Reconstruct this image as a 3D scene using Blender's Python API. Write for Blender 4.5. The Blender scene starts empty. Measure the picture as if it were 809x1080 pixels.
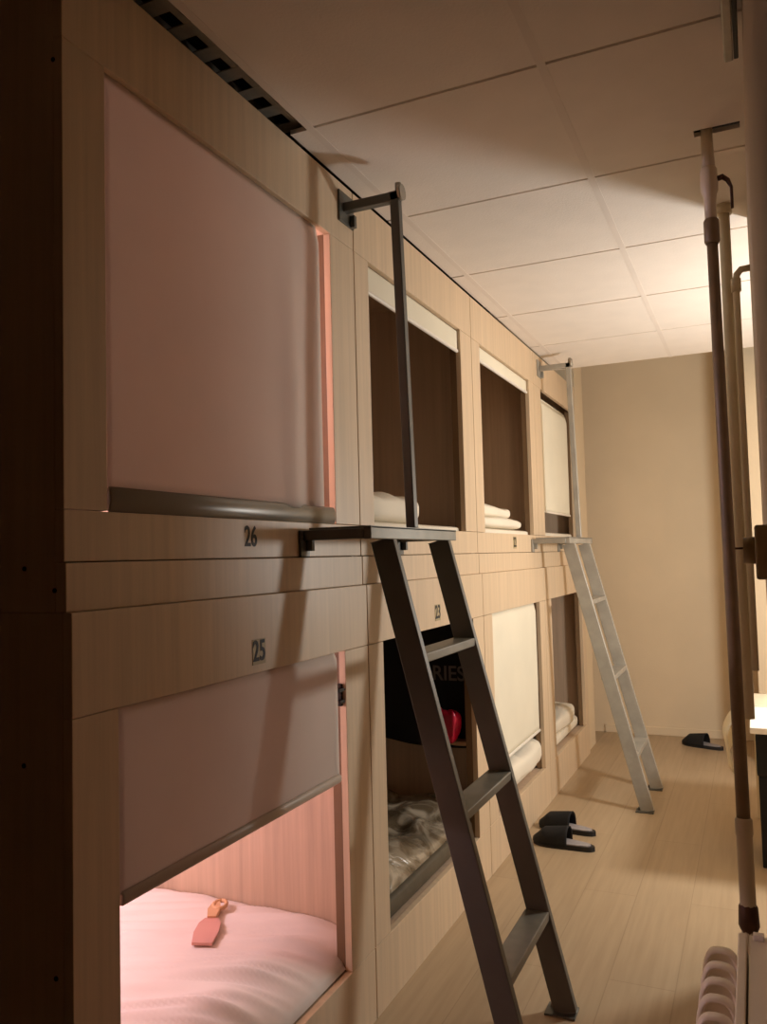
import bpy, bmesh, math, random
from mathutils import Vector, Matrix, noise
random.seed(7)
SC = bpy.context.scene
COL = SC.collection
PI = math.pi

# ------------------------------------------------------------------ helpers
def lin(c):
    return tuple(((v/12.92) if v <= .04045 else ((v+.055)/1.055)**2.4) for v in [x/255 for x in c])

def new_mat(name):
    m = bpy.data.materials.new(name); m.use_nodes = True
    nt = m.node_tree
    return m, nt, nt.nodes['Principled BSDF']

def plain(name, rgb, rough=.6, metal=0.0, var=.06, scale=6.0, bump=0.0, bscale=60.0, stretch=(1, 1, 1), spec=.5):
    """one colour, gently varied by noise, with optional bump"""
    m, nt, b = new_mat(name)
    N, L = nt.nodes, nt.links
    tc = N.new('ShaderNodeTexCoord'); mp = N.new('ShaderNodeMapping'); mp.inputs['Scale'].default_value = stretch
    L.new(tc.outputs['Object'], mp.inputs['Vector'])
    nz = N.new('ShaderNodeTexNoise'); nz.inputs['Scale'].default_value = scale; nz.inputs['Detail'].default_value = 5
    L.new(mp.outputs['Vector'], nz.inputs['Vector'])
    cr = N.new('ShaderNodeValToRGB')
    c = lin(rgb)
    cr.color_ramp.elements[0].position = .3; cr.color_ramp.elements[1].position = .7
    cr.color_ramp.elements[0].color = (*[v*(1-var) for v in c], 1)
    cr.color_ramp.elements[1].color = (*[min(1, v*(1+var)) for v in c], 1)
    L.new(nz.outputs['Fac'], cr.inputs['Fac']); L.new(cr.outputs['Color'], b.inputs['Base Color'])
    b.inputs['Roughness'].default_value = rough; b.inputs['Metallic'].default_value = metal
    b.inputs['Specular IOR Level'].default_value = spec
    if bump:
        n2 = N.new('ShaderNodeTexNoise'); n2.inputs['Scale'].default_value = bscale; n2.inputs['Detail'].default_value = 4
        L.new(mp.outputs['Vector'], n2.inputs['Vector'])
        bp = N.new('ShaderNodeBump'); bp.inputs['Strength'].default_value = bump; bp.inputs['Distance'].default_value = .01
        L.new(n2.outputs['Fac'], bp.inputs['Height']); L.new(bp.outputs['Normal'], b.inputs['Normal'])
    return m

def wood(name, rgb, rough=.42, grain=(38, 38, 1.1), var=.16, spec=.5):
    m, nt, b = new_mat(name)
    N, L = nt.nodes, nt.links
    tc = N.new('ShaderNodeTexCoord'); mp = N.new('ShaderNodeMapping'); mp.inputs['Scale'].default_value = grain
    L.new(tc.outputs['Object'], mp.inputs['Vector'])
    nz = N.new('ShaderNodeTexNoise'); nz.inputs['Scale'].default_value = 1.6; nz.inputs['Detail'].default_value = 6; nz.inputs['Roughness'].default_value = .65
    L.new(mp.outputs['Vector'], nz.inputs['Vector'])
    cr = N.new('ShaderNodeValToRGB'); c = lin(rgb)
    e = cr.color_ramp.elements
    e[0].position = .3; e[1].position = .72
    e[0].color = (*[v*(1-var) for v in c], 1); e[1].color = (*[min(1, v*(1+var)) for v in c], 1)
    mid = e.new(.5); mid.color = (*c, 1)
    L.new(nz.outputs['Fac'], cr.inputs['Fac']); L.new(cr.outputs['Color'], b.inputs['Base Color'])
    b.inputs['Roughness'].default_value = rough; b.inputs['Specular IOR Level'].default_value = spec
    return m

def fabric(name, rgb, transl=0.0, rough=.85, weave=900.0):
    m, nt, b = new_mat(name)
    N, L = nt.nodes, nt.links
    tc = N.new('ShaderNodeTexCoord')
    nz = N.new('ShaderNodeTexNoise'); nz.inputs['Scale'].default_value = 3.5; nz.inputs['Detail'].default_value = 3
    L.new(tc.outputs['Object'], nz.inputs['Vector'])
    cr = N.new('ShaderNodeValToRGB'); c = lin(rgb)
    cr.color_ramp.elements[0].position = .35; cr.color_ramp.elements[1].position = .65
    cr.color_ramp.elements[0].color = (*[v*.96 for v in c], 1); cr.color_ramp.elements[1].color = (*[min(1, v*1.03) for v in c], 1)
    L.new(nz.outputs['Fac'], cr.inputs['Fac']); L.new(cr.outputs['Color'], b.inputs['Base Color'])
    b.inputs['Roughness'].default_value = rough; b.inputs['Specular IOR Level'].default_value = .15
    wv = N.new('ShaderNodeTexWave'); wv.inputs['Scale'].default_value = weave/6.28; wv.bands_direction = 'Z'
    L.new(tc.outputs['Object'], wv.inputs['Vector'])
    bp = N.new('ShaderNodeBump'); bp.inputs['Strength'].default_value = .012; bp.inputs['Distance'].default_value = .001
    L.new(wv.outputs['Fac'], bp.inputs['Height']); L.new(bp.outputs['Normal'], b.inputs['Normal'])
    if transl:
        tr = N.new('ShaderNodeBsdfTranslucent'); tr.inputs['Color'].default_value = (*c, 1)
        mx = N.new('ShaderNodeMixShader'); mx.inputs[0].default_value = transl
        out = N['Material Output']
        L.new(b.outputs[0], mx.inputs[1]); L.new(tr.outputs[0], mx.inputs[2]); L.new(mx.outputs[0], out.inputs['Surface'])
    return m

# ------------------------------------------------------------------ geometry
def box(bm, x0, x1, y0, y1, z0, z1, bev=0.0):
    vs = bmesh.ops.create_cube(bm, size=1)['verts']
    for v in vs:
        v.co = Vector(((x0+x1)/2 + v.co.x*(x1-x0), (y0+y1)/2 + v.co.y*(y1-y0), (z0+z1)/2 + v.co.z*(z1-z0)))
    if bev:
        es = list({e for v in vs for e in v.link_edges})
        r = bmesh.ops.bevel(bm, geom=es, offset=bev, segments=2, affect='EDGES', profile=.5)
    return vs

def bar(bm, p0, p1, w, d, up=(0, 0, 1), bev=0.002):
    """rectangular bar from p0 to p1: w across (perp. to up), d along the up-ish direction"""
    p0, p1 = Vector(p0), Vector(p1); ax = (p1-p0); L = ax.length; ax.normalize()
    s = ax.cross(Vector(up)); s.normalize(); u = s.cross(ax)
    vs = bmesh.ops.create_cube(bm, size=1)['verts']
    mid = (p0+p1)/2
    for v in vs:
        v.co = mid + s*(v.co.x*w) + u*(v.co.y*d) + ax*(v.co.z*L)
    if bev:
        bmesh.ops.bevel(bm, geom=list({e for v in vs for e in v.link_edges}), offset=bev, segments=1, affect='EDGES')

def tube(bm, pts, r, seg=16, cap=True):
    """round tube along pts; r a number or list"""
    pts = [Vector(p) for p in pts]; n = len(pts)
    rs = r if isinstance(r, (list, tuple)) else [r]*n
    rings = []; ref = None
    for i, p in enumerate(pts):
        t = (pts[min(i+1, n-1)]-pts[max(i-1, 0)]).normalized()
        if ref is None:
            ref = t.orthogonal().normalized()
        ref = (ref - t*ref.dot(t)).normalized(); b = t.cross(ref)
        rings.append([bm.verts.new(p + (ref*math.cos(2*PI*k/seg)+b*math.sin(2*PI*k/seg))*rs[i]) for k in range(seg)])
    for a, c in zip(rings, rings[1:]):
        for k in range(seg):
            f = bm.faces.new((a[k], a[(k+1) % seg], c[(k+1) % seg], c[k])); f.smooth = True
    if cap:
        bm.faces.new(rings[0][::-1]); bm.faces.new(rings[-1])

def grid(bm, fn, nu, nv, smooth=True):
    g = [[bm.verts.new(fn(i/nu, j/nv)) for j in range(nv+1)] for i in range(nu+1)]
    for i in range(nu):
        for j in range(nv):
            f = bm.faces.new((g[i][j], g[i+1][j], g[i+1][j+1], g[i][j+1])); f.smooth = smooth
    return g

def thick(b, t):
    """give a sheet its thickness"""
    bmesh.ops.recalc_face_normals(b, faces=b.faces); b.normal_update()
    bmesh.ops.solidify(b, geom=list(b.faces), thickness=t)

def pillow(bm, cx, cy, cz, sx, sy, sz, p=.35, wr=.012, wf=7.0, seed=0.0, n=30, e=.55, rotz=0.0):
    """cushion / folded bedding: a superellipsoid with noise wrinkles"""
    vs = bmesh.ops.create_uvsphere(bm, u_segments=n*2, v_segments=n, radius=1)['verts']
    c, s = math.cos(rotz), math.sin(rotz)
    def sp(v, q): return math.copysign(abs(v)**q, v)
    for v in vs:
        d = v.co.copy(); h = math.hypot(d.x, d.y)
        if h > 1e-6:
            ux, uy = d.x/h, d.y/h
            x = sp(ux, p)*h**e; y = sp(uy, p)*h**e
        else: x = y = 0
        z = sp(d.z, e)
        q = Vector((x*sx, y*sy, z*sz))
        w = noise.noise(Vector((q.x*wf+seed, q.y*wf*1.3, q.z*wf*.8+seed*2)))*wr + noise.noise(Vector((q.x*wf*2.7+seed, q.y*wf*3.1, seed)))*wr*.5
        q += Vector((d.x*.5, d.y*.5, d.z if d.z > 0 else 0))*w
        v.co = Vector((cx + q.x*c-q.y*s, cy + q.x*s+q.y*c, cz+q.z))
    for f in {f for v in vs for f in v.link_faces}: f.smooth = True

def link(name, bm, m, parent=None, loc=None, normals=True):
    """one mesh object; bm is in world coordinates"""
    if normals: bmesh.ops.recalc_face_normals(bm, faces=bm.faces)
    me = bpy.data.meshes.new(name)
    org = Vector((0, 0, 0))
    if parent is not None:
        org = Vector(parent.get('_org', (0, 0, 0)))
    elif loc is not None: org = Vector(loc)
    else:
        xs = [v.co for v in bm.verts]
        lo = Vector([min(c[i] for c in xs) for i in range(3)]); hi = Vector([max(c[i] for c in xs) for i in range(3)])
        org = Vector(((lo.x+hi.x)/2, (lo.y+hi.y)/2, lo.z))
    bmesh.ops.translate(bm, verts=bm.verts, vec=-org)
    bm.to_mesh(me); bm.free()
    o = bpy.data.objects.new(name, me); COL.objects.link(o)
    me.materials.append(m)
    if parent is not None:
        o.parent = parent
    else: o.location = org
    o['_org'] = tuple(org)
    return o

def tag(o, label, cat, group=None):
    o['label'] = label; o['category'] = cat
    if group: o['group'] = group
    return o

def thing(name, label, cat, loc, group=None):
    o = bpy.data.objects.new(name, None); COL.objects.link(o); o.location = loc; o.empty_display_size = .1
    o['_org'] = tuple(loc)
    return tag(o, label, cat, group)

def struct(name, bm, m, parent=None):
    o = link(name, bm, m, parent, loc=(0, 0, 0)); o['kind'] = 'structure'; return o

def part(name, m, parent, *boxes, bev=0.0):
    bm = bmesh.new()
    for b in boxes: box(bm, *b, bev=bev)
    return link(name, bm, m, parent)

def text_bm(txt, size, o, right, up, nrm, depth=.001, xs=1.0, bold=0.0):
    """lettering as a mesh: centred on o, reading along `right`"""
    cu = bpy.data.curves.new('t', 'FONT'); cu.body = txt; cu.size = size; cu.extrude = depth; cu.offset = bold
    cu.align_x = 'CENTER'; cu.align_y = 'CENTER'
    ob = bpy.data.objects.new('t', cu); COL.objects.link(ob)
    dg = bpy.context.evaluated_depsgraph_get()
    me = bpy.data.meshes.new_from_object(ob.evaluated_get(dg))
    bm = bmesh.new(); bm.from_mesh(me)
    bpy.data.objects.remove(ob); bpy.data.curves.remove(cu); bpy.data.meshes.remove(me)
    o, right, up, nrm = map(Vector, (o, right, up, nrm))
    for v in bm.verts:
        c = v.co.copy(); v.co = o + right*(c.x*xs) + up*c.y + nrm*c.z
    return bm

# ------------------------------------------------------------------ materials
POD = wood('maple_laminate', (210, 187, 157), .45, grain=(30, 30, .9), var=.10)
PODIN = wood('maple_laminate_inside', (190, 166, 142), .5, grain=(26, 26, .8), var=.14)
PODEDGE = plain('dark_edge_banding', (120, 94, 66), .5, var=.1)
WALLM = plain('painted_wall_cream', (222, 203, 172), .8, var=.03, scale=3, bump=.08, bscale=90)
WALLR = plain('painted_wall_taupe', (198, 184, 166), .8, var=.04, scale=3, bump=.08, bscale=90)
TILE = plain('ceiling_tile_white', (228, 219, 209), .9, var=.025, scale=9, bump=.10, bscale=160)
GRIDM = plain('ceiling_grid_white', (222, 212, 202), .8, var=.03)
VOID = plain('dark_plenum', (60, 52, 44), .95, var=.2)
METALD = plain('shaded_dark_steel', (92, 91, 84), .42, metal=.25, var=.08, scale=14)  # near ladder's dark steel, with its shade put into the colour
METALL = plain('lit_grey_steel', (160, 155, 144), .45, metal=.15, var=.12, scale=14)  # same ladder steel, lamp light on the far ladder put into the colour
TREAD = plain('rung_top_grey', (118, 114, 102), .45, metal=.3, var=.12, scale=18)
ZINC = plain('galvanised_steel', (168, 160, 146), .4, metal=.4, var=.15, scale=30)
BLIND1 = fabric('blind_fabric_pinkish_grey', (214, 204, 192), .24)
BLIND2 = fabric('blind_fabric_white', (232, 226, 206), .08)
BART = plain('tan_grey_blind_bar', (186, 170, 154), .4, var=.04)
BARW = plain('white_blind_bar', (230, 224, 212), .4, var=.03)
BARG = plain('grey_blind_bar', (128, 120, 106), .28, metal=.1, var=.06)
LINEN = fabric('white_linen', (236, 228, 222), .08)
LINENU = fabric('cream_linen', (232, 224, 206), .05)
BLACK = plain('black_cloth', (13, 12, 12), .8, var=.2, scale=20, bump=.2)
BLACKP = plain('black_ink', (18, 16, 14), .6, var=.05)
LABELM = plain('number_sticker', (176, 158, 120), .5, var=.04)
RED = plain('crimson_nylon', (180, 14, 56), .3, var=.25, scale=25, bump=.4, bscale=40)
GREYTXT = plain('grey_print', (112, 106, 104), .7, var=.1)
PIPEB = plain('brown_pipe_shaded', (124, 104, 74), .5, var=.12, scale=20)  # brown pipe, colour darkened to stand for its unlit side
PIPEW = plain('cream_pipe_paint', (206, 192, 164), .4, var=.06, scale=14)
RUST = plain('rusty_dark_brass', (74, 48, 28), .55, metal=.4, var=.3, scale=40)
RADW = plain('white_radiator_enamel', (226, 216, 196), .3, var=.03)
BOXG = plain('dark_olive_plastic', (176, 158, 118), .5, var=.06)
INSOLE = plain('grey_insole', (156, 148, 146), .85, var=.1, scale=60, bump=.2, bscale=300)
SOLE = plain('black_rubber', (26, 24, 24), .6, var=.1)
PINK = plain('salmon_plastic', (212, 156, 146), .35, var=.08)
TAN = plain('tan_plastic', (214, 170, 128), .4, var=.08)
SCREWM = plain('dark_screw', (34, 26, 20), .5, metal=.6, var=.1)
DUST = plain('mattress_dark_cover', (92, 82, 64), .8, var=.15, scale=20)

def plastic_wrap():
    m, nt, b = new_mat('clear_plastic_wrap')
    N, L = nt.nodes, nt.links
    tc = N.new('ShaderNodeTexCoord')
    nz = N.new('ShaderNodeTexNoise'); nz.inputs['Scale'].default_value = 9; nz.inputs['Detail'].default_value = 6; nz.inputs['Distortion'].default_value = 1.5
    L.new(tc.outputs['Object'], nz.inputs['Vector'])
    cr = N.new('ShaderNodeValToRGB'); e = cr.color_ramp.elements
    e[0].color = (*lin((96, 84, 66)), 1); e[1].color = (*lin((166, 156, 138)), 1); e[0].position = .38; e[1].position = .62
    L.new(nz.outputs['Fac'], cr.inputs['Fac']); L.new(cr.outputs['Color'], b.inputs['Base Color'])
    b.inputs['Roughness'].default_value = .16; b.inputs['Coat Weight'].default_value = .6; b.inputs['Coat Roughness'].default_value = .08
    bp = N.new('ShaderNodeBump'); bp.inputs['Strength'].default_value = .7; bp.inputs['Distance'].default_value = .02
    L.new(nz.outputs['Fac'], bp.inputs['Height']); L.new(bp.outputs['Normal'], b.inputs['Normal'])
    return m
WRAP = plastic_wrap()

def floor_mat():
    m, nt, b = new_mat('laminate_floor')
    N, L = nt.nodes, nt.links
    tc = N.new('ShaderNodeTexCoord')
    mp = N.new('ShaderNodeMapping'); mp.inputs['Rotation'].default_value = (0, 0, PI/2)
    L.new(tc.outputs['Object'], mp.inputs['Vector'])
    br = N.new('ShaderNodeTexBrick'); br.inputs['Scale'].default_value = 1.0
    br.inputs['Brick Width'].default_value = 1.28; br.inputs['Row Height'].default_value = .19; br.inputs['Mortar Size'].default_value = .0016
    a = lin((182, 159, 128)); c2 = lin((177, 154, 123)); mo = lin((164, 141, 112))
    br.inputs['Color1'].default_value = (*a, 1); br.inputs['Color2'].default_value = (*c2, 1); br.inputs['Mortar'].default_value = (*mo, 1)
    L.new(mp.outputs['Vector'], br.inputs['Vector'])
    mp2 = N.new('ShaderNodeMapping'); mp2.inputs['Scale'].default_value = (24, 1.2, 1)
    L.new(tc.outputs['Object'], mp2.inputs['Vector'])
    nz = N.new('ShaderNodeTexNoise'); nz.inputs['Scale'].default_value = 2; nz.inputs['Detail'].default_value = 6
    L.new(mp2.outputs['Vector'], nz.inputs['Vector'])
    cr = N.new('ShaderNodeValToRGB'); cr.color_ramp.elements[0].position = .3; cr.color_ramp.elements[1].position = .7
    cr.color_ramp.elements[0].color = (.86, .84, .82, 1); cr.color_ramp.elements[1].color = (1, 1, 1, 1)
    L.new(nz.outputs['Fac'], cr.inputs['Fac'])
    mx = N.new('ShaderNodeMix'); mx.data_type = 'RGBA'; mx.blend_type = 'MULTIPLY'; mx.inputs['Factor'].default_value = 1
    L.new(br.outputs['Color'], mx.inputs['A']); L.new(cr.outputs['Color'], mx.inputs['B'])
    L.new(mx.outputs['Result'], b.inputs['Base Color'])
    b.inputs['Roughness'].default_value = .4
    return m
FLOORM = floor_mat()

# ------------------------------------------------------------------ the setting
CEIL = 2.36
YB = 6.0            # back wall
XR = 1.056          # right wall
DOORY = 2.89        # near edge of the side opening in the right wall
FARJ = 5.35         # far edge of the opening

bm = bmesh.new(); box(bm, -2.3, 3.2, -1.6, 6.2, -.12, 0); struct('floor', bm, FLOORM)
bm = bmesh.new(); box(bm, -2.3, 3.2, YB, YB+.12, 0, 3.0); struct('wall_back', bm, WALLM)
bm = bmesh.new(); box(bm, -2.3, 0.0, 5.345, 5.62, 0, 2.9); struct('wall_left', bm, WALLM)          # painted stub closing the row of pods
bm = bmesh.new(); box(bm, XR, XR+.2, -1.6, DOORY, 0, 2.9); struct('wall_right', bm, WALLR)
bm = bmesh.new(); box(bm, 1.012, 1.3, FARJ, YB, 0, 2.9); struct('wall_right_far', bm, WALLM)
bm = bmesh.new(); box(bm, 3.1, 3.2, 2.0, 5.5, 0, 2.9); struct('wall_alcove_side', bm, WALLM)
bm = bmesh.new(); box(bm, XR+.2, 3.1, DOORY-.9, DOORY-.8, 0, 2.9); struct('wall_alcove_near', bm, WALLM)
bm = bmesh.new(); box(bm, 1.3, 3.1, FARJ, FARJ+.1, 0, 2.9); struct('wall_alcove_far', bm, WALLM)
bm = bmesh.new(); box(bm, -2.3, 3.2, -1.7, -1.6, 0, 2.9); struct('wall_front', bm, WALLR)
bm = bmesh.new(); box(bm, -2.4, -2.3, -1.7, 6.1, 0, 2.9); struct('wall_left_rear', bm, WALLR)
bm = bmesh.new(); box(bm, 0.0, 1.012, YB-.012, YB, 0, .055, .003); struct('baseboard_back', bm, WALLM)

# suspended ceiling: 0.61 m tiles in a shallow grid
bm = bmesh.new()
YG = [1.752+.61*k for k in range(-6, 6)]      # up to 4.80
XG = [.062, .648, XR+.16]
T = .012
def tile(x0, x1, y0, y1):
    box(bm, x0+.006, x1-.006, y0+.005, y1-.005, CEIL, CEIL+T)
for y0, y1 in zip(YG, YG[1:]):
    for x0, x1 in zip(XG, XG[1:]):
        if x0 > .6 and abs(y0-1.752) < .01:     # this tile has a slot cut for the heating pipe
            hx0, hx1, hy0, hy1 = .935, 1.045, 2.218, 2.253
            tile(x0, hx0+.006, y0, y1); box(bm, hx1, x1-.006, y0+.005, y1-.005, CEIL, CEIL+T)
            box(bm, hx0, hx1, y0+.005, hy0, CEIL, CEIL+T); box(bm, hx0, hx1, hy1, y1-.005, CEIL, CEIL+T)
        else: tile(x0, x1, y0, y1)
for y0, y1 in zip(YG, YG[1:]):                  # narrow border strip beside the pods (missing in front)
    if y0 > 1.7: box(bm, .0015, .056, y0+.005, y1-.005, CEIL, CEIL+T)
box(bm, -2.3, -.02, -1.6, .985, CEIL, CEIL+T)
box(bm, XR+.17, 3.1, DOORY-.8, FARJ, CEIL, CEIL+T)
struct('ceiling', bm, TILE)
bm = bmesh.new()
for y in YG: box(bm, .056 if y > 1.8 else .056, XR+.16, y-.008, y+.008, CEIL+.007, CEIL+.020)
for x in XG[:2]: box(bm, x-.010, x+.010, YG[0], YG[-1], CEIL-.001, CEIL+.018)
struct('trim_1', bm, GRIDM)
bm = bmesh.new(); box(bm, -2.3, 3.2, -1.7, 6.2, 2.86, 2.96); struct('ceiling_slab', bm, VOID)
bm = bmesh.new(); box(bm, -2.3, 3.1, 4.9, 6.0, 2.80, 2.84); struct('ceiling_raised', bm, TILE)

# ------------------------------------------------------------------ sleeping pods
YC = [1.0, 2.11, 3.197, 4.25, 5.34]
OPY = [(1.102, 1.962), (2.207, 3.057), (3.308, 4.142), (4.395, 5.235)]
UZ = (1.203, 2.352, 1.372, 2.178)      # unit bottom, top, opening bottom, top
LZ = (0.0, 1.2022, .192, 1.032)
DEPTH = 1.95

def pod(col, upper, label, number, cat='sleeping pod'):
    y0, y1 = YC[col]+.0025, YC[col+1]-.0025
    oy0, oy1 = OPY[col]; z0, z1, oz0, oz1 = UZ if upper else LZ
    X = 0.0 if upper else .016
    if not upper: oy0 += .006; oy1 += .004
    r = thing('sleeping_pod', label, cat, (-DEPTH/2, (y0+y1)/2, z0), 'upper row of sleeping pods' if upper else 'lower row of sleeping pods')
    t = .02; g = .0012
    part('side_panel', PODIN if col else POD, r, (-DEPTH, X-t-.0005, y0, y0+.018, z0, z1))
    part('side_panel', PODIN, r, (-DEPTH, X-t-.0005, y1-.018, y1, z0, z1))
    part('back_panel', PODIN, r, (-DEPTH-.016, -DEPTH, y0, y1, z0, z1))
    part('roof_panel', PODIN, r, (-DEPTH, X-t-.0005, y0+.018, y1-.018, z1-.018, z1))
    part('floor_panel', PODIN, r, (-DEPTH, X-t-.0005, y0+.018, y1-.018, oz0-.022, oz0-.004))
    part('header_board', POD, r, (X-t, X, y0, y1, oz1, z1), bev=.0016)
    if upper:
        part('bottom_board', POD, r, (X-t, X, y0, y1, z0+.083, oz0), bev=.0016)
        part('base_rail', POD, r, (X-t, X+.004, y0, y1, z0, z0+.081), bev=.0016)
    else:
        part('bottom_board', POD, r, (X-t, X, y0, y1, z0, oz0), bev=.0016)
    part('stile', POD, r, (X-t, X, y0, oy0, oz0+g, oz1-g), bev=.0012)
    part('stile', POD, r, (X-t, X, oy1, y1, oz0+g, oz1-g), bev=.0012)
    part('opening_liner', PODEDGE, r, (X-.045, X-t, oy0-.016, oy0, oz0, oz1))
    part('opening_liner', PODEDGE, r, (X-.045, X-t, oy1, oy1+.016, oz0, oz1))
    if number:
        cy = YC[col]+.548 if col == 0 else (oy0+oy1)/2 + (-.22 if (upper and col == 1) else 0)
        cz = (1.332 if upper else 1.078)
        if not upper and col == 1: cy, cz = 2.672, 1.083
        if upper and col == 2: cy = 3.765
        nx = X+.0004
        if not (upper and col == 0):
            pl = part('number_plate', LABELM, r, (X-.0005, X+.0012, cy-.026, cy+.026, cz-.028, cz+.028)); nx = X+.0016
            link('number', text_bm(number, .064, (nx, cy, cz), (0, 1, 0), (0, 0, 1), (1, 0, 0), .0004, .80, .0011), BLACKP, pl)
        else:
            link('number', text_bm(number, .064, (nx, cy, cz), (0, 1, 0), (0, 0, 1), (1, 0, 0), .0004, .80, .0011), BLACKP, r)
    if col == 0:
        for (x, z) in ((-.019, 2.14), (-.088, 1.276), (-.020, 1.239), (-.02, .62), (-.09, .95)):
            if z0 < z < z1:
                b2 = bmesh.new(); tube(b2, [(x, y0+.001, z), (x, y0-.002, z)], .004, 10); link('screw', b2, SCREWM, r)
    return r

pod(0, True, 'upper pod 26 nearest the camera, closed by a pinkish blind', '26')
pod(1, True, 'upper pod behind the near ladder handrail, open with dark brown inside', '24')
pod(2, True, 'upper pod between the two ladders, open with folded white duvets at its sill', '22')
pod(3, True, 'upper pod at the far end, its white blind nearly closed behind the far ladder', None)
pod(0, False, 'lower pod 25 with pink lit bed, nearest the camera', '25')
pod(1, False, 'dark lower pod behind the near ladder with black jacket hanging inside', '23')
pod(2, False, 'lower pod closed by a white blind with white pillow poking out', None)
pod(3, False, 'open lower pod at the far end behind the far ladder', None)

# ------------------------------------------------------------------ roller blinds
def blind(label, y0, y1, ztop, zbot, mat, barm, x=-.012, bar_h=.028, group='roller blinds on the pods', fold=0.0, tilt=0.0, bar_y1=None):
    r = thing('roller_blind', label, 'blind', (x, (y0+y1)/2, zbot), group)
    b = bmesh.new(); tube(b, [(x-.035, y0+.003, ztop+.002), (x-.035, y1-.003, ztop+.002)], .022, 20); link('fabric_roll', b, mat, r)
    b = bmesh.new()
    def f(u, v):
        y = y0 + (y1-y0)*u; zb = zbot + bar_h*.8 + tilt*(u-.5); z = ztop + (zb-ztop)*v
        w = fold*math.exp(-((u-.80)/.05)**2)*min(1, v*1.6) - fold*.6*math.exp(-((u-.93)/.05)**2)*min(1, v*1.6)
        w += .0016*noise.noise(Vector((y*5, z*4, zbot)))
        return Vector((x-.010*(1-min(1, v*14)) + w, y, z))
    g = grid(b, f, 48, 30)
    # real thickness
    thick(b, .0009)
    link('blind_fabric', b, mat, r)
    b = bmesh.new(); by1 = bar_y1 or y1
    tube(b, [(x, y0+.002, 0), (x, y0+.006, 0), (x, by1-.006, 0), (x, by1-.002, 0)], [bar_h*.42, bar_h/2, bar_h/2, bar_h*.42], 24)
    for v in b.verts:                     # oval section
        v.co.x = x + (v.co.x-x)*min(1, .016/bar_h); v.co.z = zbot+bar_h/2 + v.co.z
    link('bottom_bar', b, barm, r)
    return r
blind('large pinkish grey roller blind pulled right down over pod 26', 1.104, 1.905, 2.182, 1.3715, BLIND1, BARG, x=-.004, bar_h=.046, fold=.010, bar_y1=1.957)
blind('pinkish grey roller blind half lowered over the pink lit bed of pod 25', 1.110, 1.925, 1.036, .694, BLIND1, BART, x=.013, bar_h=.024)
blind('rolled up white blind at the top of the pod behind the near handrail', 2.211, 3.050, 2.176, 2.082, BLIND2, BARW, bar_h=.014)
blind('rolled up white blind at the top of the pod with folded duvets', 3.312, 4.136, 2.176, 2.105, BLIND2, BARW, bar_h=.014)
blind('white roller blind lowered almost to the sill in the far upper pod', 4.405, 5.12, 2.130, 1.500, BLIND2, BARW, bar_h=.012)
blind('white roller blind lowered over the lower pod with the poking pillow', 3.345, 4.105, 1.030, .385, BLIND2, BARW, x=.002, bar_h=.014)
r = thing('blind_hook', 'dark metal blind bracket on the right side of pod 25 opening', 'bracket', (-.02, 1.957, .90))
part('bracket_arm', SCREWM, r, (-.004, .014, 1.930, 1.962, .925, .934), bev=.001)
part('bracket_arm', SCREWM, r, (-.004, .014, 1.935, 1.962, .895, .903), bev=.001)
part('bracket_plate', SCREWM, r, (-.006, .006, 1.956, 1.966, .885, .944), bev=.001)

# ------------------------------------------------------------------ bedding
def slab(label, x0, x1, y0, y1, z0, z1, m, wr=.01, seed=0.0, name='mattress', cat='mattress', group=None, wf=6, p=.12, e=.35):
    b = bmesh.new(); pillow(b, (x0+x1)/2, (y0+y1)/2, (z0+z1)/2, (x1-x0)/2, (y1-y0)/2, (z1-z0)/2, p=p, wr=wr, wf=wf, seed=seed, e=e, n=40)
    return tag(link(name, b, m), label, cat, group)

# pod 25: quilt over the bed
b = bmesh.new()
def quilt(u, v):
    x = -.004 - 1.75*u; y = 1.035 + 1.05*v
    edge = min(u/.10, 1); side = min(v/.06, (1-v)/.06, 1)
    sm = math.sin(min(edge, 1)*PI/2)**.8
    z = .203 + .070*sm*(.80+.20*math.sin(max(side, 0)*PI/2))
    z += (.014*noise.noise(Vector((x*2.2, y*2.0, 3.1))) + .016*math.exp(-((y-1.62)/.30)**2))*sm
    # fine creases running outward from the far corner, stronger near the front edge
    q = noise.noise(Vector((x*2.0+y*1.2, y*26-x*11, 5.5))); q2 = noise.noise(Vector((x*4.0, y*44-x*22, 2.2)))
    z += (.020*q + .013*q2)*(.35+.65*math.exp(-((x+.14)/.16)**2))*sm
    if u < .001: z = .197
    return Vector((x - .012*math.sin(min(u/.03, 1)*PI)*0, y, z))
grid(b, quilt, 150, 130)
thick(b, .012)
for f in b.faces: f.smooth = True
tag(link('duvet', b, LINEN), 'rumpled white duvet on the bed of pod 25 in pink light', 'duvet')
r = thing('key_fob', 'salmon pink plastic key tag lying on the white duvet of pod 25', 'key tag', (-.27, 1.67, .31))
# ------------------------------------------------------------------ other bedding
slab('thin mattress with white sheet in the upper pod behind the near handrail', -1.85, -.03, 2.14, 3.165, 1.352, 1.398, LINENU, .006, 2.0)
b = bmesh.new(); pillow(b, -.22, 2.46, 1.437, .19, .29, .050, p=.5, wr=.02, seed=4.2)
tag(link('pillow', b, LINENU), 'white pillow lying in the upper pod behind the near handrail', 'pillow')
slab('thin mattress with white sheet in the upper pod between the ladders', -1.85, -.03, 3.225, 4.22, 1.352, 1.402, LINENU, .006, 5.0)
b = bmesh.new(); pillow(b, -.22, 3.70, 1.425, .19, .42, .030, p=.3, wr=.014, seed=9.2)
tag(link('duvet', b, LINENU), 'lower of two folded white duvets on the sill of the upper pod between the ladders', 'duvet', 'folded duvets')
b = bmesh.new(); pillow(b, -.24, 3.66, 1.478, .18, .36, .034, p=.35, wr=.022, seed=12.6)
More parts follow.
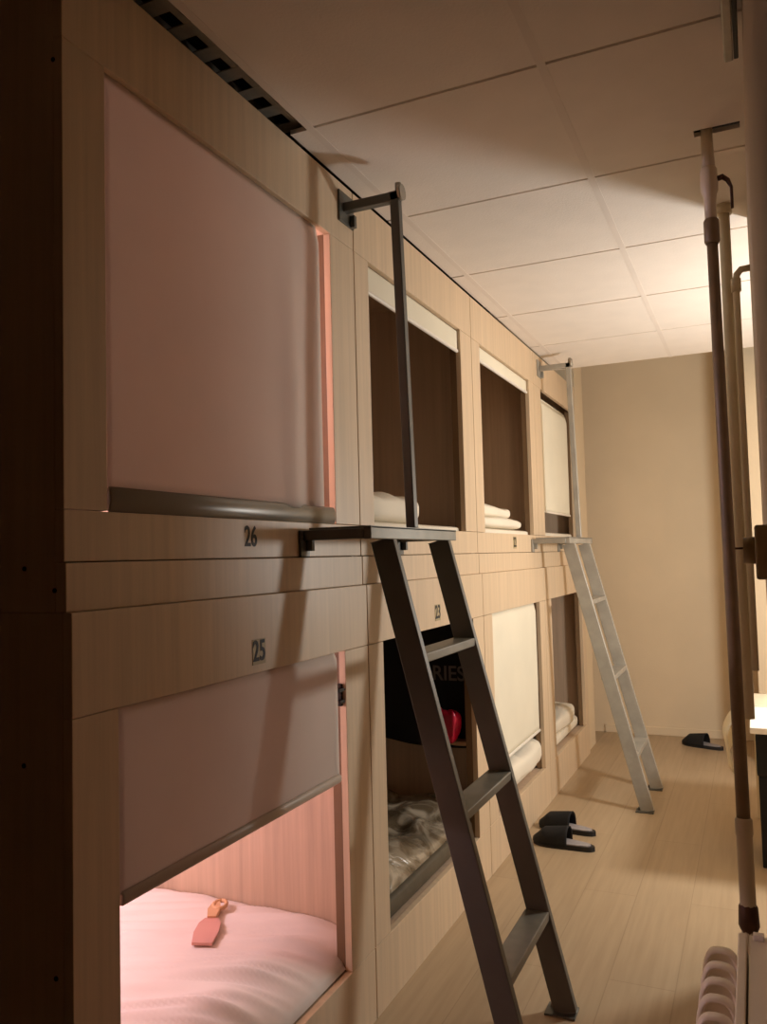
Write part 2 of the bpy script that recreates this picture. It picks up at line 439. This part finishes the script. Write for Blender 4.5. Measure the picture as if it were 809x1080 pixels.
tag(link('duvet', b, LINENU), 'upper, puffier of two folded white duvets in the pod between the ladders', 'duvet', 'folded duvets')
slab('thin white mattress under the gap of the far upper blind', -1.85, -.03, 4.28, 5.30, 1.352, 1.402, LINENU, .01, 6.0)
# lower second pod: bed wrapped in plastic
slab('dark covered mattress under plastic wrap in the lower pod behind the near ladder', -1.85, -.012, 2.14, 3.165, .186, .262, DUST, .006, 3.0, p=.1, e=.25)
b = bmesh.new()
def wrapf(u, v):
    x = -.02-1.5*u; y = 2.150+.98*v
    e_ = min(u/.08, 1)*min(v/.05, (1-v)/.05, 1)
    z = .262 + .062*max(0, e_)**.6 + .05*noise.noise(Vector((x*5, y*4, .7)))*min(1, e_) + .03*noise.noise(Vector((x*12, y*9, 2.7)))*min(1, e_)
    z += .05*math.exp(-((y-2.35)/.22)**2)*min(1, e_)
    return Vector((x, y, max(z, .264)))
grid(b, wrapf, 80, 60); thick(b, .004)
for f in b.faces: f.smooth = True
tag(link('bedding_bag', b, WRAP), 'crumpled clear plastic wrap over bedding in the dark lower pod behind the near ladder', 'bedding')
# third lower pod: pillow squeezed out under the blind
slab('mattress under the white blind of the lower pod with the poking pillow', -1.85, -.03, 3.225, 4.22, .186, .25, LINENU, .006, 8.0)
b = bmesh.new(); pillow(b, -.17, 3.80, .302, .205, .37, .062, p=.55, wr=.03, seed=3.3, wf=6)
tag(link('pillow', b, LINENU), 'white pillow poking out under the lowered white blind of a lower pod', 'pillow')
slab('mattress with white sheet in the open lower pod at the far end', -1.85, -.03, 4.28, 5.30, .186, .262, LINENU, .012, 11.0)
b = bmesh.new(); pillow(b, -.20, 4.84, .300, .185, .38, .058, p=.5, wr=.035, seed=7.7, wf=6)
tag(link('pillow', b, LINENU), 'crumpled white pillow in the open lower pod at the far end', 'pillow')

# ------------------------------------------------------------------ black jacket hung on the far side wall of the second lower pod
YW = 3.176
r = thing('jacket', 'black jacket with grey lettering hanging in the dark lower pod behind the near ladder', 'jacket', (-.42, YW-.05, .52))
b = bmesh.new()
def jf(u, v):
    x = -.84 + .825*u; z = 1.02 - .50*v - .012*math.sin(u*9)
    bul = math.sin(min(max(u, 0), 1)*PI)**.5*.045
    y = YW-.012 - bul - .020*noise.noise(Vector((x*6, z*2.5, 4.4))) - .012*math.sin(x*23+z*3)*v
    return Vector((x, min(y, YW-.010), z))
g = grid(b, jf, 60, 40); thick(b, .008)
for f in b.faces: f.smooth = True
link('jacket_body', b, BLACK, r)
tb = text_bm('RIES', .082, (-.105, YW-.082, .808), (1, 0, 0), (0, 0, 1), (0, -1, 0), .0008, .95, .001)
link('lettering', tb, GREYTXT, r)
b = bmesh.new()
def hem(u, v):
    x = -.84+.40*u; z = .548 - .028*v - .012*math.sin(u*5)
    return Vector((x, YW-.030-.040*math.sin(min(1, u*.5+.02)*PI)**.5, z))
grid(b, hem, 20, 4); thick(b, .006)
link('hem', b, plain('dark_red_lining', (64, 16, 14), .8, var=.2), r)
b = bmesh.new(); pillow(b, -.10, YW-.125, .612, .042, .03, .066, p=.6, wr=.03, wf=18, seed=1.1, n=20)
tag(link('pouch', b, RED), 'shiny crimson pouch hanging by the black jacket', 'pouch')
b = bmesh.new(); pillow(b, -.075, YW-.055, .536, .04, .02, .012, p=.5, wr=.006, wf=18, seed=2.1, n=14)
tag(link('strap_tab', b, TAN), 'small tan strap end just under the crimson pouch', 'strap')

# ------------------------------------------------------------------ ladders
def ladder(dy, m, tread, label, group):
    yl, yr = 1.92+dy, 2.33+dy
    r = thing('bunk_ladder', label, 'ladder', (.35, (yl+yr)/2, 0), group)
    xt, xb, zt = .158, .492, 1.325
    for y in (yl, yr):
        b = bmesh.new(); bar(b, (xb, y, .006), (xt, y, zt), .024, .064, up=(1, 0, 0), bev=.002); link('rail', b, m, r)
        b = bmesh.new(); box(b, xb-.055, xb+.03, y-.03, y+.035, 0, .006, .001)
        tube(b, [(xb-.04, y+.015, .004), (xb-.04, y+.015, .016)], .007, 8); tube(b, [(xb+.02, y+.024, .004), (xb+.02, y+.024, .014)], .006, 8)
        link('foot', b, METALD, r)
    for z in (1.035, .655, .275):
        xc = xt + (xb-xt)*(1-z/zt)
        b = bmesh.new(); box(b, xc-.034, xc+.034, yl+.010, yr-.010, z-.024, z, .003); link('rung', b, tread, r)
    # landing shelf with its two arms
    b = bmesh.new(); box(b, .022, .192, yl-.145, yr+.06, 1.352, 1.357)
    box(b, .172, .192, yl-.145, yr+.06, 1.325, 1.357, .002)
    link('landing', b, tread, r)
    for y in (yl-.14, yr+.055):
        b = bmesh.new(); box(b, .004, .172, y-.012, y+.012, 1.326, 1.351, .002); box(b, .001, .008, y-.022, y+.022, 1.286, 1.351, .001)
        box(b, .008, .024, y+.004, y+.018, 1.300, 1.33, .001)
        link('landing_arm', b, m, r)
    # handrail
    yh = yl+.13
    b = bmesh.new(); bar(b, (.186, yh, 1.357), (.163, yh, 2.292), .026, .026, up=(1, 0, 0)); link('handrail_post', b, m, r)
    b = bmesh.new(); bar(b, (.004, yh, 2.280), (.176, yh, 2.280), .026, .026); link('handrail_arm', b, m, r)
    b = bmesh.new(); box(b, .0005, .006, yh-.035, yh+.055, 2.235, 2.325, .001); box(b, .006, .02, yh+.03, yh+.045, 2.235, 2.27, .001); link('wall_flange', b, m, r)
    b = bmesh.new(); tube(b, [(.176, yh, 2.290), (.186, yh, 2.290)], .022, 18); tube(b, [(.172, yh, 2.292), (.172, yh, 2.318)], .009, 10)
    link('ceiling_bracket', b, ZINC, r)
    return r
ladder(0, METALD, TREAD, 'dark steel ladder with handrail nearest the camera, in front of pods 25 and 23', 'pod ladders')
ladder(2.312, METALL, METALL, 'far steel ladder near the back wall, coloured light grey as if lit', 'pod ladders')

# ------------------------------------------------------------------ slippers
def slipper(label, heel, toe, w=.095, group=None, z=0):
    hx, hy = heel; tx, ty = toe
    d = Vector((tx-hx, ty-hy, 0)); L = d.length; d.normalize(); s = Vector((-d.y, d.x, 0)); o = Vector((hx, hy, z))
    r = thing('slipper', label, 'slipper', tuple(o+d*L/2), group)
    def outline(t):   # half width along the length
        return w/2*(.78+.26*t - .10*math.sin(t*PI*2))*max(0, 1-abs(2*t-1)**3.2)**.5
    def foot(z0, z1, sc, m, name):
        b = bmesh.new(); n = 26; lo = []; hi = []
        for side in (1, -1):
            for i in range(n+1):
                t = i/n if side == 1 else 1-i/n
                if (side == -1 and i in (0, n)): continue
                p = o + d*(L*(.5+(t-.5)*sc)) + s*(outline(t)*side*sc)
                lo.append(b.verts.new(p+Vector((0, 0, z0)))); hi.append(b.verts.new(p+Vector((0, 0, z1))))
        k = len(lo)
        for i in range(k): b.faces.new((lo[i], lo[(i+1) % k], hi[(i+1) % k], hi[i]))
        b.faces.new(lo[::-1]); b.faces.new(hi)
        return link(name, b, m, r)
    foot(0.0, .020, 1.0, SOLE, 'sole'); foot(.020, .024, .88, INSOLE, 'insole')
    b = bmesh.new()
    def up(u, v):
        t = .40+.585*v; a = (u-.5)*PI*1.04
        hw = max(outline(t), .012)*1.04; h = .082*(1-.35*v)*max(.25, 1-max(0, v-.7)*2.2)
        return o + d*(L*t) + s*(math.sin(a)*hw) + Vector((0, 0, .010 + max(0, math.cos(a))**.7*h))
    grid(b, up, 22, 16); thick(b, .005)
    for f in b.faces: f.smooth = True
    link('upper', b, BLACK, r)
    return r
slipper('black slipper with grey insole beside the far ladder foot, farther of the pair', (.318, 3.80), (.045, 3.865), group='black slippers on the floor')
slipper('black slipper with grey insole, nearer one of the pair by the lower pods', (.348, 3.605), (.070, 3.645), group='black slippers on the floor')
slipper('single black slipper by the back wall beyond the table', (.79, 5.66), (.535, 5.79), .10, group='black slippers on the floor')

# ------------------------------------------------------------------ heating pipes, radiator
r = thing('heating_pipe', 'tall brown heating pipe with valve running from the ceiling slot to the radiator', 'pipe', (.975, 2.2, .36))
PX = lambda z: .965+.010*(2.36-z)/2
PY = lambda z: 2.235-.02*(2.36-z)
P3 = lambda z: (PX(z), PY(z), z)
b = bmesh.new(); tube(b, [P3(2.41), P3(2.30), P3(2.26)], [.014, .015, .017]); link('upper_nipple', b, PIPEW, r)
b = bmesh.new(); tube(b, [P3(z) for z in (2.262, 2.255, 2.235, 2.225, 2.20, 2.19, 2.17, 2.12)], [.017, .021, .021, .022, .021, .017, .015, .0145], 20); v = link('valve_body', b, PIPEW, r)
b = bmesh.new(); c = Vector(P3(2.228)); tube(b, [c+Vector((.015, 0, 0)), c+Vector((.034, -.004, .002))], .007, 10)
tube(b, [c+Vector((.030, -.003, .004)), c+Vector((.044, -.006, -.010)), c+Vector((.052, -.006, -.03)), c+Vector((.052, -.006, -.085))], [.0065, .006, .004, .0035], 10); link('valve_lever', b, RUST, v)
b = bmesh.new(); tube(b, [P3(2.125), P3(2.12), P3(2.066), P3(2.06)], [.016, .019, .019, .016], 18); link('coupling', b, PIPEB, r)
b = bmesh.new(); tube(b, [P3(z) for z in (2.07, 1.6, 1.1, .61)], [.0135, .0145, .0155, .016], 18); link('riser', b, PIPEB, r)
b = bmesh.new(); tube(b, [P3(.625), P3(.620), P3(.585), P3(.580), P3(.3), P3(0)], [.017, .0205, .0205, .0185, .0185, .0185], 18); link('lower_sleeve', b, plain('cream_pipe_dimmed', (186, 176, 148), .45, var=.06), r)  # cream pipe paint again, dimmed in colour to stand for weaker light
b = bmesh.new(); tube(b, [P3(.43), P3(.415), P3(.37), P3(.355)], [.013, .022, .024, .018], 8); link('radiator_valve', b, RUST, r)
# two slim pipes farther along
b = bmesh.new(); tube(b, [(.989, 2.75, .76), (.989, 2.75, CEIL)], .017, 18); tube(b, [(.989, 2.75, 2.33), (.989, 2.75, CEIL)], .024, 18)
tag(link('wall_pipe', b, PIPEW), 'thicker of the two cream pipes standing beside the opening in right wall', 'pipe')
b = bmesh.new(); tube(b, [(1.014, 2.72, .91), (1.014, 2.72, 2.10), (1.018, 2.725, 2.125), (1.03, 2.735, 2.142), (1.055, 2.74, 2.145)], .0105, 14)
tube(b, [(1.014, 2.72, 2.07), (1.014, 2.72, 2.11)], .015, 14)
tag(link('wall_pipe', b, PIPEW), 'slimmer cream pipe with elbow between the thicker pipe and right wall', 'pipe')

r = thing('radiator', 'white ribbed radiator low on the right wall at the bottom corner', 'radiator', (.95, 1.6, 0))
RZ = .205
for k in range(12):
    y = 2.085 - .074*k
    b = bmesh.new()
    def sec(u, v):
        # flattened loop section in the x-z plane
        a = u*2*PI
        hx, hz = .040, .145
        px = math.copysign(abs(math.cos(a))**.62, math.cos(a))*hx; pz = math.copysign(abs(math.sin(a))**.55, math.sin(a))*hz
        return Vector((.916+px, y, RZ+pz))
    ring = [sec(i/40, 0) for i in range(40)]
    cen = Vector((.912, y, RZ))
    fr = [b.verts.new(cen+(p-cen)*.985+Vector((0, -.004, 0))) for p in ring]; bk = [b.verts.new(cen+(p-cen)*.985+Vector((0, .004, 0))) for p in ring]
    for i in range(40): b.faces.new((fr[i], fr[(i+1) % 40], bk[(i+1) % 40], bk[i]))
    b.faces.new(fr[::-1]); b.faces.new(bk)
    rr = []
    for i, p in enumerate(ring):                       # rounded rim swept round the plate
        n = (ring[(i+1) % 40]-ring[i-1]).cross(Vector((0, 1, 0))).normalized()
        rr.append([b.verts.new(p + n*math.cos(k*PI/5)*.0065 + Vector((0, math.sin(k*PI/5)*.016, 0))) for k in range(10)])
    for i in range(40):
        for k in range(10):
            f = b.faces.new((rr[i][k], rr[i][(k+1) % 10], rr[(i+1) % 40][(k+1) % 10], rr[(i+1) % 40][k])); f.smooth = True
    link('rib', b, RADW, r)
part('back_casing', RADW, r, (.953, .972, 1.30, 2.11, .03, .388), (.976, 1.040, 1.30, 2.11, .03, .385), bev=.003)
part('foot', RADW, r, (.90, 1.03, 1.42, 1.45, 0, .09)); part('foot', RADW, r, (.90, 1.03, 2.0, 2.03, 0, .09))
part('air_vent', BARW, r, (.985, 1.008, 2.08, 2.10, 0.385, .398), bev=.002)

# ------------------------------------------------------------------ right wall fittings
r = thing('switch_box', 'dark olive box with a knob on right wall just below eye level', 'switch box', (1.04, 1.5, 1.23))
part('box_body', BOXG, r, (1.030, XR, 1.44, 1.56, 1.228, 1.316), bev=.004)
b = bmesh.new(); tube(b, [(1.030, 1.5, 1.275), (1.012, 1.5, 1.275)], [.023, .022], 20); link('knob', b, BOXG, r)
b = bmesh.new(); tube(b, [(1.012, 1.5, 1.279), (.999, 1.5, 1.279)], .0018, 8); link('pin', b, RUST, r)
r = thing('ceiling_rail', 'short grey metal rail under the ceiling above right wall', 'rail', (1.04, 1.3, 2.28))
part('rail_body', ZINC, r, (1.018, 1.036, .7, 1.80, 2.285, 2.33), bev=.003)
part('rail_backing', plain('rail_dark_grey', (58, 54, 48), .6), r, (1.037, 1.046, .7, 1.80, 2.288, 2.335), bev=.002)  # dark grey face of the two-tone rail
part('hanger', ZINC, r, (1.022, 1.034, 1.0, 1.02, 2.33, CEIL), (1.022, 1.034, 1.7, 1.72, 2.33, CEIL))

# ------------------------------------------------------------------ table in the side opening
r = thing('side_table', 'low table with glaring white top seen past the pipes at right', 'table', (1.3, 3.9, 0))
part('tabletop', plain('white_tabletop', (238, 232, 220), .4), r, (0.978, 1.75, 3.52, 4.34, .555, .58), bev=.003)
for (x, y) in ((1.0, 4.31), (1.12, 3.58), (1.72, 3.56), (1.72, 4.30)):
    part('leg', PIPEW, r, (x-.016, x+.016, y-.016, y+.016, 0, .555))
b = bmesh.new()
def cl(u, v):
    y = 3.98+.34*u
    s_ = v*.52
    if s_ < .07: x, z = 1.06-s_, .584
    else:
        t = (s_-.07)/.45
        x = .99 - .135*math.sin(min(1, t*1.5)*PI/2)*(.85+.15*math.sin(u*5)) + .045*max(0, t-.6); z = .584 - .30*t**1.5*(.85+.15*math.cos(u*4))
    return Vector((x + .006*noise.noise(Vector((y*9, s_*7, 1))), y, z + (.003*noise.noise(Vector((y*7, s_*9, 3))))))
grid(b, cl, 16, 30); thick(b, .003)
for f in b.faces: f.smooth = True
tag(link('table_cloth', b, fabric('white_thin_cloth', (244, 236, 216), .5)), 'thin white cloth hanging over the edge of the low table behind the pipe', 'cloth')
b = bmesh.new(); box(b, 0.995, 1.08, 3.64, 3.95, .36, .53, .01); box(b, 1.0, 1.075, 3.65, 3.94, 0, .36, .004)
tag(link('storage_box', b, BLACK), 'dark box standing under the low table at right', 'box')

# ------------------------------------------------------------------ cable tray seen in the gap of the ceiling
r = thing('cable_tray', 'perforated metal cable tray in the dark ceiling gap above pod 26', 'cable tray', (.03, 1.0, 2.40))
b = bmesh.new(); box(b, -.075, -.070, -.6, 1.85, 2.385, 2.44); box(b, .115, .120, -.6, 1.85, 2.385, 2.44); link('side_rail', b, ZINC, r)
y = -.55
b = bmesh.new()
while y < 1.84:
    box(b, -.07, .115, y, y+.040, 2.385, 2.388)
    y += .085
for x in (-.05, .018, .09): box(b, x-.008, x+.008, -.6, 1.85, 2.3855, 2.3875)
link('perforated_base', b, ZINC, r)

# key tag details (placed on the quilt)
def hq(x, y):
    return quilt((-.004-x)/1.75, (y-1.035)/1.05).z + .002

# ------------------------------------------------------------------ key tag
def drape(name, pts, m, rr, th=.007, zoff=.004):
    """a small flat outline following the quilt under it"""
    b = bmesh.new()
    n = len(pts)//2
    L_, R_ = pts[:n], pts[n:][::-1]
    rows = []
    for (a, c) in zip(L_, R_):
        rows.append([b.verts.new((a[0]+(c[0]-a[0])*t, a[1]+(c[1]-a[1])*t, hq(a[0]+(c[0]-a[0])*t, a[1]+(c[1]-a[1])*t)+zoff+th)) for t in (0, .25, .5, .75, 1)])
    for a, c in zip(rows, rows[1:]):
        for i in range(4): b.faces.new((a[i], a[i+1], c[i+1], c[i]))
    thick(b, th)
    return link(name, b, m, rr)
kr = r = [o for o in COL.objects if o.name == 'key_fob'][0]
kx, ky = -.37, 1.865
kd = Vector((-.45, .89, 0)).normalized(); ks = Vector((kd.y, -kd.x, 0))
def kp(a, s_): q = Vector((kx, ky, 0)) + kd*a + ks*s_; return (q.x, q.y)
drape('tag_body', [kp(a, -w) for a, w in ((-.095, .026), (-.03, .033), (.03, .03), (.06, .018))] + [kp(a, w) for a, w in ((.06, .018), (.03, .03), (-.03, .033), (-.095, .026))], PINK, kr)
drape('tag_loop', [kp(a, -w) for a, w in ((.058, .012), (.10, .018), (.15, .010))] + [kp(a, w) for a, w in ((.15, .010), (.10, .018), (.058, .012))], TAN, kr, th=.012)
b = bmesh.new()
lp = [kp(.13+.03*math.cos(t*PI/8), .012+.018*math.sin(t*PI/8)) for t in range(17)]
tube(b, [(x, y, hq(x, y)+.014) for x, y in lp], .006, 8)
link('tag_cord', b, TAN, kr)

# ------------------------------------------------------------------ lights
def point(name, loc, power, col, rad):
    l = bpy.data.lights.new(name, 'POINT'); l.energy = power; l.color = col; l.shadow_soft_size = rad
    o = bpy.data.objects.new(name, l); COL.objects.link(o); o.location = loc; return o
point('alcove_lamp', (1.66, 3.64, 1.36), 76, (1.0, .985, .95), .10)
point('pod_lamp', (-1.0, 1.45, .95), 24, (1.0, .76, .92), .05)
point('pod_lamp', (-1.25, 1.60, 2.05), 56, (1.0, .78, .95), .05)

w = bpy.data.worlds.new('world'); SC.world = w; w.use_nodes = True
w.node_tree.nodes['Background'].inputs[0].default_value = (0, 0, 0, 1); w.node_tree.nodes['Background'].inputs[1].default_value = 0

# ------------------------------------------------------------------ camera
f_px, yaw, pitch, roll = 861.55, .425247, .0550717, .0261014
F = Vector((-math.sin(yaw)*math.cos(pitch), math.cos(yaw)*math.cos(pitch), math.sin(pitch)))
r0 = Vector((math.cos(yaw), math.sin(yaw), 0)); u0 = r0.cross(F)
rt = r0*math.cos(roll) - u0*math.sin(roll); up = r0*math.sin(roll) + u0*math.cos(roll)
cam = bpy.data.cameras.new('camera'); cam.sensor_fit = 'HORIZONTAL'; cam.sensor_width = 36; cam.lens = 36*f_px/809
cam.clip_start = .005
co = bpy.data.objects.new('camera', cam); COL.objects.link(co)
M = Matrix((rt, up, -F)).transposed().to_4x4(); M.translation = Vector((1.03, 0, 1.28))
co.matrix_world = M
SC.camera = co
for o in COL.objects:
    if '_org' in o: del o['_org']
SC.view_settings.view_transform = 'Standard'; SC.view_settings.look = 'None'
SC.view_settings.exposure = 0.0; SC.view_settings.gamma = 1.0; SC.view_settings.use_curve_mapping = False
SC.cycles.max_bounces = 12; SC.cycles.diffuse_bounces = 8
